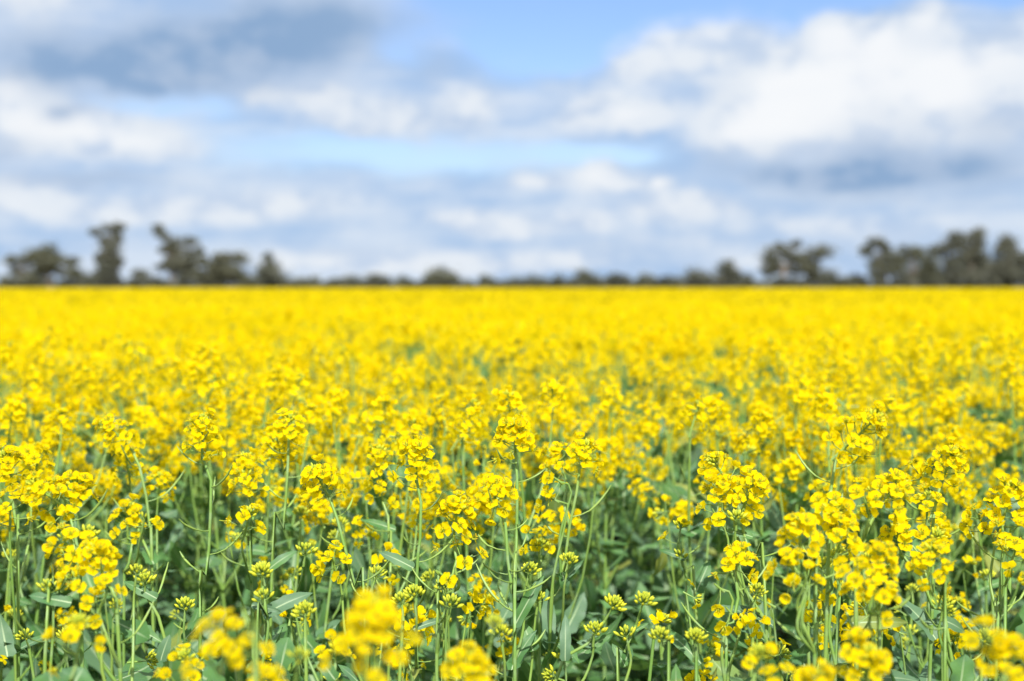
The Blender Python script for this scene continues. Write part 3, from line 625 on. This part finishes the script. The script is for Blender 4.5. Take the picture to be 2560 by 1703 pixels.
def sheet(y0, y1, ny, nx, z, amp, mat, m0=.5, m1=3., fr=1.):
    ys = np.geomspace(y0, y1, ny); V = []
    for yy in ys:
        xs = np.linspace(-1, 1, nx)*(m0*yy+m1); V.append(np.stack([xs, 0*xs+yy, z + amp*rs.normal(0, 1, nx)], 1))
    V = np.concatenate(V); crop.add(V, np.tile([0, .8, .5], (len(V), 1)), gridq(nx, ny), mat)
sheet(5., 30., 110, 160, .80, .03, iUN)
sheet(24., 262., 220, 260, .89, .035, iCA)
sheet(261.9, 262.3, 2, 200, .4, .0, iUN)
print('crop quads', sum(len(q) for q in crop.Q))
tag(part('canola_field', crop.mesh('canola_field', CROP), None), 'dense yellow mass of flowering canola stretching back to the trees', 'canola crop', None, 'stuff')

# ------------------------------------------------------------------ ground
gg = G(); e_ = 3000.; gg.add([(-e_, -60, 0), (e_, -60, 0), (e_, e_, 0), (-e_, e_, 0)], np.zeros((4, 3)), [[0, 1, 2, 3]], iST)
ground = part('ground', gg.mesh('ground', [M_SOIL]), None); tag(ground, 'bare brown soil under the crop', 'ground', None, 'structure')

# ------------------------------------------------------------------ trees at the far edge of the field
def tree(name, label, cat, group, d, trunks, clumps, seed, dens=1., lsz=.55):
    """trunks: [(x0, x1 top px, y top px, radius)], clumps: [(px, py, rx px, ry px)] read off the photo at depth d"""
    rng = np.random.default_rng(seed); x0 = trunks[0][0]; b = P(x0, 716, d); org = np.array([b[0], b[1], 0.])
    o = tag(empty(name, org), label, cat, group); gt = G()
    clumps = [(a_, b_, c_*1.18, d_*1.18) for a_, b_, c_, d_ in clumps] + [(trunks[0][0], 716, 26, 9)] + [(a_ + rng.normal(0, 6), (b_+712)/2, c_*.85, d_*.95) for a_, b_, c_, d_ in clumps if name == 'gum_tree' and b_ < 690 and rng.random() < .6]
    cl = [(P(px, py, d) + np.array([0, rng.uniform(-.5, .5)*rx*d/F, 0]) - org, rx*d/F, ry*d/F) for px, py, rx, ry in clumps]
    for (tx, ux, uy, r) in trunks:
        a = P(tx, 716, d) - org; a[2] = -.1; t = P(ux, uy, d) - org; m_ = (a+t)/2 + np.array([rng.normal(0, .3), rng.normal(0, .3), 0])
        tube(gt, spline([a, m_, t], 8), np.linspace(r, r*.45, 8), 8, iST)
        for c, rx, rz in cl:
            if abs(c[0]-t[0]) < max(3.5, rx*1.6) and c[2] > t[2]*.45:
                s_ = a + (t-a)*rng.uniform(.55, .95); tube(gt, spline([s_, (s_+c)/2 + [0, 0, rng.uniform(0, .4)], c + [0, 0, rz*.3]], 6), np.linspace(r*.4, r*.1, 6), 5, iST)
    part('trunk', gt.mesh('trunk', [M_BARK]), o)
    gc = G()
    for c, rx, rz in cl:
        sub = max(5, int(rx*rz*2.6*dens)); n = int(90*dens)
        for s_ in range(sub):
            q = rng.normal(0, 1, 3); q /= np.linalg.norm(q); q *= rng.uniform(.25, .95)
            cc = c + q*[rx*.85, rx*.7, rz*.85]; rr = rng.uniform(.5, .8)*min(rx, rz*1.3); var = rng.random()
            pt = rng.normal(0, .62, (n, 3))*[rr, rr, rr*.65] + cc; A = rng.normal(0, 1, (n, 3, 3)); u = A[:, 0]/np.linalg.norm(A[:, 0], axis=1, keepdims=True); v = np.cross(u, A[:, 1]); v /= np.linalg.norm(v, axis=1, keepdims=True)
            sz = lsz*rng.uniform(.5, 1.1, n)[:, None]; V = np.stack([pt-u*sz*.5, pt-v*sz*.36, pt+u*sz*.5, pt+v*sz*.36], 1).reshape(-1, 3)
            aa = np.tile([0, .5, 0.], (len(V), 1)); aa[:, 2] = np.repeat(np.clip(var + rng.normal(0, .15, n), 0, 1), 4)
            gc.add(V, aa, np.arange(4*n).reshape(-1, 4), iST)
    part('crown', gc.mesh('crown', [M_GUM]), o); return o
GT = 'gum trees along the far edge of the field'; GS = 'low bushes along the far edge of the field'
tree('gum_tree', 'broad grey green gum with flat umbrella crown, furthest left of the trees', 'tree', GT, 268, [(36, 50, 668, .35), (130, 118, 640, .5)], [(113, 632, 42, 17), (115, 652, 36, 16), (38, 650, 28, 14), (80, 644, 24, 14), (184, 652, 20, 11), (150, 650, 20, 12), (85, 693, 22, 18), (20, 705, 30, 12), (180, 690, 20, 16), (140, 706, 40, 10)], 1)
tree('gum_tree', 'tall narrow gum with leaning tufted top, second from the left', 'tree', GT, 270, [(262, 270, 600, .5), (285, 292, 650, .3)], [(275, 572, 24, 10), (300, 568, 12, 10), (235, 580, 12, 9), (262, 600, 22, 12), (290, 598, 16, 16), (280, 625, 24, 16), (268, 660, 22, 20), (288, 650, 14, 22), (250, 690, 26, 24), (280, 700, 22, 16)], 2)
tree('small_tree', 'small pointed dark tree between the two tall gums', 'tree', GS, 272, [(345, 346, 690, .2)], [(346, 690, 18, 20), (340, 706, 26, 10), (360, 706, 20, 10)], 3)
tree('gum_tree', 'tall open gum with a lone tuft leaning left at its top', 'tree', GT, 270, [(432, 418, 600, .5), (460, 452, 640, .35)], [(392, 572, 14, 10), (416, 588, 18, 9), (432, 608, 26, 12), (410, 622, 20, 9), (478, 606, 20, 12), (440, 632, 26, 14), (462, 655, 26, 16), (435, 664, 24, 14), (478, 640, 14, 14), (470, 695, 30, 18), (498, 625, 8, 8)], 4)
tree('gum_tree', 'bushy flat topped olive gum right of the open tall gum', 'tree', GT, 266, [(545, 545, 670, .4), (590, 585, 670, .3)], [(560, 645, 34, 12), (590, 648, 24, 14), (535, 665, 32, 20), (575, 672, 34, 20), (510, 655, 16, 14), (550, 695, 40, 18), (600, 690, 22, 22), (510, 700, 24, 14)], 5)
tree('small_tree', 'dark cone shaped tree standing apart right of the olive gum', 'tree', GT, 268, [(674, 672, 670, .3)], [(668, 648, 12, 12), (672, 668, 24, 16), (670, 690, 32, 20), (700, 702, 26, 12), (645, 706, 14, 8)], 6)
WORD = ['low dark bush', 'rounded low bush', 'small grey green bush']
_b = np.random.default_rng(8)
BL = [(735, 704, 30, 9), (775, 703, 26, 10), (835, 706, 22, 7), (879, 703, 32, 11), (945, 699, 30, 14), (1007, 703, 26, 10), (1060, 707, 22, 6), (1105, 692, 40, 20), (1165, 708, 24, 5), (1222, 702, 24, 12), (1280, 704, 30, 10), (1339, 700, 30, 14), (1401, 703, 24, 11), (1466, 695, 34, 17), (1543, 697, 32, 15), (1616, 700, 30, 13), (1675, 702, 28, 11), (1747, 692, 34, 19), (1813, 680, 28, 28), (1857, 700, 28, 14), (2138, 700, 30, 12), (2110, 704, 20, 8), (215, 704, 34, 14), (395, 706, 30, 12), (625, 704, 26, 13), (60, 704, 44, 14), (2260, 704, 36, 13), (2345, 704, 34, 14), (2480, 703, 36, 15)]
NBR = ['just right of the cone shaped tree', 'second right of the cone shaped tree', 'low in the gap left of photo centre', 'wider than its neighbours, left of photo centre', 'taller than its neighbours, left of photo centre', 'touching the taller bush, left of photo centre', 'lowest scrap left of the yellow topped bush', '', 'tiny, just right of the yellow topped bush', 'start of the unbroken hedge right of photo centre', 'second in the hedge right of the yellow topped bush', 'third in the hedge, rounded top', 'fourth in the hedge, lower than its neighbours', 'blocky and wide in the right centre of the hedge', 'next right after the blocky wide bush', 'between the blocky bush and the tree on the right', 'low beside the right end of the hedge', 'tall and full left of the round headed small tree', '', 'right end of the hedge before the open sky', 'in the gap between the two groups of tall right gums', 'at the foot of the wide gum on the right', 'left of the tall narrow gum', 'between the pointed small tree and the open tall gum', 'left of the cone shaped tree', 'under the umbrella crowned gum', 'under the first gum of the right hand group', 'left of the tallest right hand gum', 'right of the tallest right hand gum']
for i, (px, py, rx, ry) in enumerate(BL):
    lab = 'wide bush with a yellowish rounded top, tallest in the middle of the horizon' if i == 7 else 'small round headed dark tree at the right end of the hedge' if i == 18 else WORD[i % 3] + ' ' + NBR[i]
    tree('small_tree' if i == 18 else 'bush', lab, 'tree' if i == 18 else 'bush', GS, 265 + _b.uniform(0, 8), [(px, px+2, py, .16)], [(px, py, rx*.75, ry), (px-rx*.6, py+ry*.45, rx*.55, ry*.65), (px+rx*.6, py+ry*.4, rx*.55, ry*.7), (px, 712, rx*1.1, 9)], 20+i)
tree('gum_tree', 'wide arching gum with gaps under its crown, left of the right hand group', 'tree', GT, 268, [(1955, 1962, 660, .4), (2045, 2040, 670, .35)], [(1945, 624, 26, 13), (1928, 650, 20, 20), (1992, 612, 20, 8), (1975, 640, 26, 14), (2052, 636, 24, 18), (2015, 648, 32, 16), (1935, 672, 16, 10), (2030, 670, 26, 14), (1960, 704, 30, 12), (2065, 694, 26, 20), (2010, 706, 40, 10)], 60)
tree('gum_tree', 'gum with a high round tuft and open lower branches, first of the right hand group', 'tree', GT, 268, [(2225, 2195, 640, .4)], [(2190, 606, 26, 12), (2168, 622, 14, 14), (2212, 616, 12, 12), (2220, 640, 26, 16), (2190, 655, 18, 16), (2235, 668, 22, 20), (2190, 690, 18, 18), (2200, 708, 36, 8)], 61)
tree('gum_tree', 'lower rounded gum between the high tuft and the tallest right hand gum', 'tree', GT, 270, [(2285, 2282, 650, .4)], [(2272, 626, 28, 12), (2255, 650, 20, 20), (2300, 640, 22, 16), (2320, 660, 24, 20), (2285, 690, 34, 22), (2340, 625, 18, 14), (2335, 690, 24, 20)], 62)
tree('gum_tree', 'tallest gum of the right hand group, stepped crown with a knob on top', 'tree', GT, 268, [(2425, 2430, 600, .6), (2370, 2385, 640, .35)], [(2438, 582, 20, 16), (2400, 598, 32, 16), (2445, 605, 18, 16), (2375, 620, 20, 14), (2425, 630, 34, 18), (2395, 655, 32, 18), (2450, 660, 26, 20), (2430, 695, 36, 22), (2380, 695, 28, 20)], 63)
tree('gum_tree', 'gum with a separate round top at the right edge of photo', 'tree', GT, 270, [(2520, 2518, 640, .45), (2555, 2556, 650, .3)], [(2520, 602, 26, 14), (2500, 622, 18, 14), (2535, 622, 18, 12), (2520, 650, 34, 18), (2555, 640, 18, 14), (2490, 670, 22, 22), (2530, 690, 38, 22), (2580, 660, 26, 30)], 64)
# ------------------------------------------------------------------ the distant scrub behind the trees, one mass
_s = np.random.default_rng(77); n = 60000; X = _s.uniform(-190, 190, n); Y = 292 + _s.uniform(-4, 4, n)
top = 2.1 + .5*np.sin(X*.13) + .35*np.sin(X*.37+1.) + .3*np.sin(X*.9+2.)
T = np.stack([X, Y, top*_s.uniform(.0, 1., n)**.6], 1); A = _s.normal(0, 1, (n, 3, 3)); u_ = A[:, 0]/np.linalg.norm(A[:, 0], axis=1, keepdims=True); v_ = np.cross(u_, A[:, 1]); v_ /= np.linalg.norm(v_, axis=1, keepdims=True)
sz = _s.uniform(.25, .6, n)[:, None]; V = np.stack([T-u_*sz*.5, T-v_*sz*.4, T+u_*sz*.5, T+v_*sz*.4], 1).reshape(-1, 3); aa = np.tile([0, .5, 0.], (len(V), 1)); aa[:, 2] = np.repeat(_s.random(n), 4)
sg = G(); sg.add(V, aa, np.arange(4*n).reshape(-1, 4), iST); tag(part('scrub', sg.mesh('scrub', [M_GUM]), None), 'low dark scrub in one unbroken strip behind the trees and bushes', 'scrub', None, 'stuff')

# ------------------------------------------------------------------ light and sky
sun = bpy.data.lights.new('sun', 'SUN'); so = bpy.data.objects.new('sun', sun); COL.objects.link(so)
sun.energy = 5.0; sun.angle = rad(.55); sun.color = (1., .955, .88)
sd = Vector(SUN_DIR.tolist())
so.rotation_euler = sd.to_track_quat('Z', 'Y').to_euler(); so.location = (0, -5, 12)
wd = bpy.data.worlds.new('World'); S.world = wd; wd.use_nodes = True
k = NT(wd.node_tree); wd.node_tree.nodes.clear()
sk = k.n('ShaderNodeTexSky', sky_type='NISHITA', sun_disc=False); sk.sun_elevation = rad(SUN_EL); sk.sun_rotation = rad(SUN_AZ)
sk.air_density = 1.0; sk.dust_density = .6; sk.ozone_density = 1.3
dv = k.n('ShaderNodeTexCoord').outputs['Generated']
sp = k.n('ShaderNodeSeparateXYZ'); k.set(sp.inputs[0], dv)
az = k.m('MULTIPLY', k.m('ARCTAN2', sp.outputs[0], sp.outputs[1]), 3.556)
el = k.m('MULTIPLY', k.m('ARCSINE', sp.outputs[2]), 3.556)
cb = k.n('ShaderNodeCombineXYZ'); k.set(cb.inputs[0], az); k.set(cb.inputs[1], el); p0 = cb.outputs[0]
# clouds get flatter towards the horizon
n1 = k.noise(k.v('MULTIPLY', p0, (1., 1.6, 1.)), 2.6, 4, .55); n2 = k.noise(k.v('MULTIPLY', p0, (1., 1.5, 1.)), 7.5, 5, .55)
w1 = k.v('MULTIPLY', k.v('SUBTRACT', n1.outputs['Color'], (.5, .5, .5)), (.12, .08, 0)); w2 = k.v('MULTIPLY', k.v('SUBTRACT', n2.outputs['Color'], (.5, .5, .5)), (.075, .05, 0))
p = k.v('ADD', p0, k.v('ADD', w1, w2))
def blobs(lst):
    tot = None
    for (x, y, rx, ry, wt) in lst:
        q = k.v('MULTIPLY', k.v('SUBTRACT', p, ((x-1280)/1000, (715-y)/1000, 0)), (1000/rx, 1000/ry, 0))
        g = k.m('MULTIPLY', k.m('EXPONENT', k.m('MULTIPLY', k.v('DOT_PRODUCT', q, q), -1.)), wt)
        tot = g if tot is None else k.m('ADD', tot, g)
    return tot
f1, f2 = n1.outputs[0], n2.outputs[0]
fine = k.m('ADD', k.m('MULTIPLY', k.m('SUBTRACT', f2, .5), .9), k.m('MULTIPLY', k.m('SUBTRACT', f1, .5), .5))
WH = blobs([(60,270,120,60,1.0),(90,228,50,32,.9),(250,350,150,42,1.0),(400,385,130,35,.9),(130,330,160,40,.6),(660,240,60,30,.85),(800,252,80,45,1.0),(880,318,110,28,.55),(1000,300,150,45,.55),(1180,275,70,45,.5),(2065,112,56,40,1.15),(2170,116,44,40,1.05),(2278,88,50,42,1.2),(2150,180,150,70,1.35),(1980,230,110,70,1.2),(1930,300,120,60,1.1),(1830,345,90,45,.95),(1800,110,150,52,.7),(1650,140,120,48,.5),(1550,180,80,38,.4),(2060,310,200,85,.75),(2300,240,80,50,1.1),(2470,180,150,70,.9),(2400,280,220,100,.65),(1510,272,70,34,.95),(1590,292,70,32,.85),(1430,300,60,32,.5),(1500,437,40,28,1.0),(1640,465,30,18,1.2),(1560,465,60,18,.8),(1340,457,90,18,.7),(1720,522,130,32,.75),(1460,550,60,22,.7),(1150,548,80,22,.75),(1250,568,120,28,.75),(80,500,150,38,.85),(400,540,250,32,.7),(700,505,250,36,.4),(1000,660,300,26,.65),(720,655,60,24,.6),(1380,660,150,24,.5),(1880,672,100,18,.5),(2100,560,250,36,.35),(60,20,180,60,.75),(1080,270,330,90,.28),(250,150,330,130,.3),(1500,500,330,90,.3),(1750,250,260,130,.38),(2300,320,330,140,.4),(620,520,520,60,.25),(2100,590,520,60,.3),(120,380,300,90,.3),(1250,640,700,40,.25)])
GR = blobs([(800,70,190,115,.95),(560,120,200,85,.8),(330,185,280,60,.65),(470,228,110,36,.5),(120,120,220,80,.35),(980,60,120,60,.35),(1080,195,60,60,.55),(1120,70,100,40,.3),(215,310,48,26,.75),(50,395,130,34,.75),(240,462,190,24,.85),(1000,345,260,28,.35),(1770,235,90,55,.4),(2250,290,200,40,.22),(2470,330,150,60,.5),(1960,446,180,34,.6),(2150,460,260,42,.62),(2370,445,230,52,.55),(2330,365,280,70,.4),(2040,395,200,40,.3),(1770,402,80,36,.6),(850,625,160,14,.55),(1500,612,160,46,.5),(1900,525,220,40,.35),(2400,520,250,40,.3),(1900,610,300,40,.3),(640,130,360,170,.45),(420,200,380,110,.35),(150,200,260,90,.4),(300,470,420,40,.3),(2150,440,430,60,.5)])
hz = k.ss(el, .0, .30)
# open cover elsewhere in the sky, so the unseen dome is not bare and lends fill light
out = k.m('MAXIMUM', k.ss(k.m('ABSOLUTE', az), 1.35, 1.9), k.ss(el, .74, 1.1))
gen = k.m('MULTIPLY', out, k.ss(k.noise(dv, 3., 5, .55).outputs[0], .40, .62))
mw = k.m('MAXIMUM', k.ss(k.m('ADD', WH, k.m('MULTIPLY', fine, .5)), .05, .72), gen)
mg = k.ss(k.m('ADD', GR, k.m('MULTIPLY', k.m('ADD', fine, k.m('MULTIPLY', k.m('SUBTRACT', f1, .5), .8)), .6)), .0, 1.6)
BLU = blobs([(1480,20,480,95,1.4),(1340,130,180,85,1.),(1000,125,60,60,.7),(1700,50,300,60,1.),(2480,40,110,45,.8),(2200,-10,330,50,1.1),(780,385,420,60,.58),(1150,400,260,55,.48),(430,285,200,42,.75),(1500,385,170,36,.7)])
K = 1/(SKYS*2**EXPO)
base = k.mix(1., sk.outputs[0], SKYT, 'MULTIPLY')
# thin veil of high cloud, thickest low in the sky, drawn out in long bands
nb = k.noise(k.v('MULTIPLY', p0, (1., 6., 1.)), 1.7, 4, .6).outputs[0]
veil = k.m('MULTIPLY', k.m('SUBTRACT', 1., k.ss(el, .0, .62)), k.m('ADD', .55, k.m('MULTIPLY', k.ss(nb, .35, .7), .4)))
base = k.mix(k.m('MULTIPLY', veil, 1.05), base, rgb(.56*K, .735*K, .93*K))
# broken grey-white layer over most of the sky, with blue windows
soft = k.m('ADD', k.m('MULTIPLY', nb, .55), k.m('MULTIPLY', f1, .45))
layer = k.mix(k.ss(soft, .40, .62), rgb(.37*K, .54*K, .81*K), rgb(.68*K, .77*K, .90*K))
cover = k.m('SUBTRACT', 1., k.ss(k.m('ADD', BLU, k.m('MULTIPLY', fine, -.35)), .15, .75))
base = k.mix(k.m('MULTIPLY', cover, .9), base, layer)
lite = k.mix(k.ss(k.m('ADD', f2, k.m('MULTIPLY', WH, .06)), .40, .62), rgb(.56*K, .67*K, .84*K), rgb(.82*K, .87*K, .93*K))
lite = k.mix(k.m('MULTIPLY', k.ss(k.m('ADD', WH, fine), .8, 1.9), .95), lite, rgb(.97*K, .98*K, .99*K))
lite = k.mix(gen, lite, rgb(1.3*K, 1.3*K, 1.28*K))   # unseen cloud out of frame, added extra bright as fill for the shadows
c = k.mix(k.m('MULTIPLY', mw, .92), base, lite)
c = k.mix(k.m('MULTIPLY', mg, .96), c, k.mix(k.m('MULTIPLY', k.ss(GR, .3, 1.5), k.m('ADD', .35, k.m('MULTIPLY', k.ss(k.m('ADD', k.m('MULTIPLY', f1, .6), k.m('MULTIPLY', f2, .4)), .40, .60), .9)), clamp=True), rgb(.52*K, .62*K, .78*K), rgb(.26*K, .405*K, .63*K)))
bg = k.n('ShaderNodeBackground'); k.set(bg.inputs[0], c); bg.inputs[1].default_value = SKYS
wo = k.n('ShaderNodeOutputWorld'); wd.node_tree.links.new(bg.outputs[0], wo.inputs[0])
wd.cycles.sampling_method = 'MANUAL'; wd.cycles.sample_map_resolution = 512
S.view_settings.view_transform = 'Standard'; S.view_settings.look = 'None'; S.view_settings.exposure = EXPO; S.view_settings.gamma = 1
S.cycles.max_bounces = 7; S.cycles.diffuse_bounces = 4; S.cycles.transmission_bounces = 4; S.cycles.glossy_bounces = 2
S.cycles.use_denoising = True; S.cycles.denoiser = 'OPENIMAGEDENOISE'; S.cycles.sample_clamp_indirect = 8
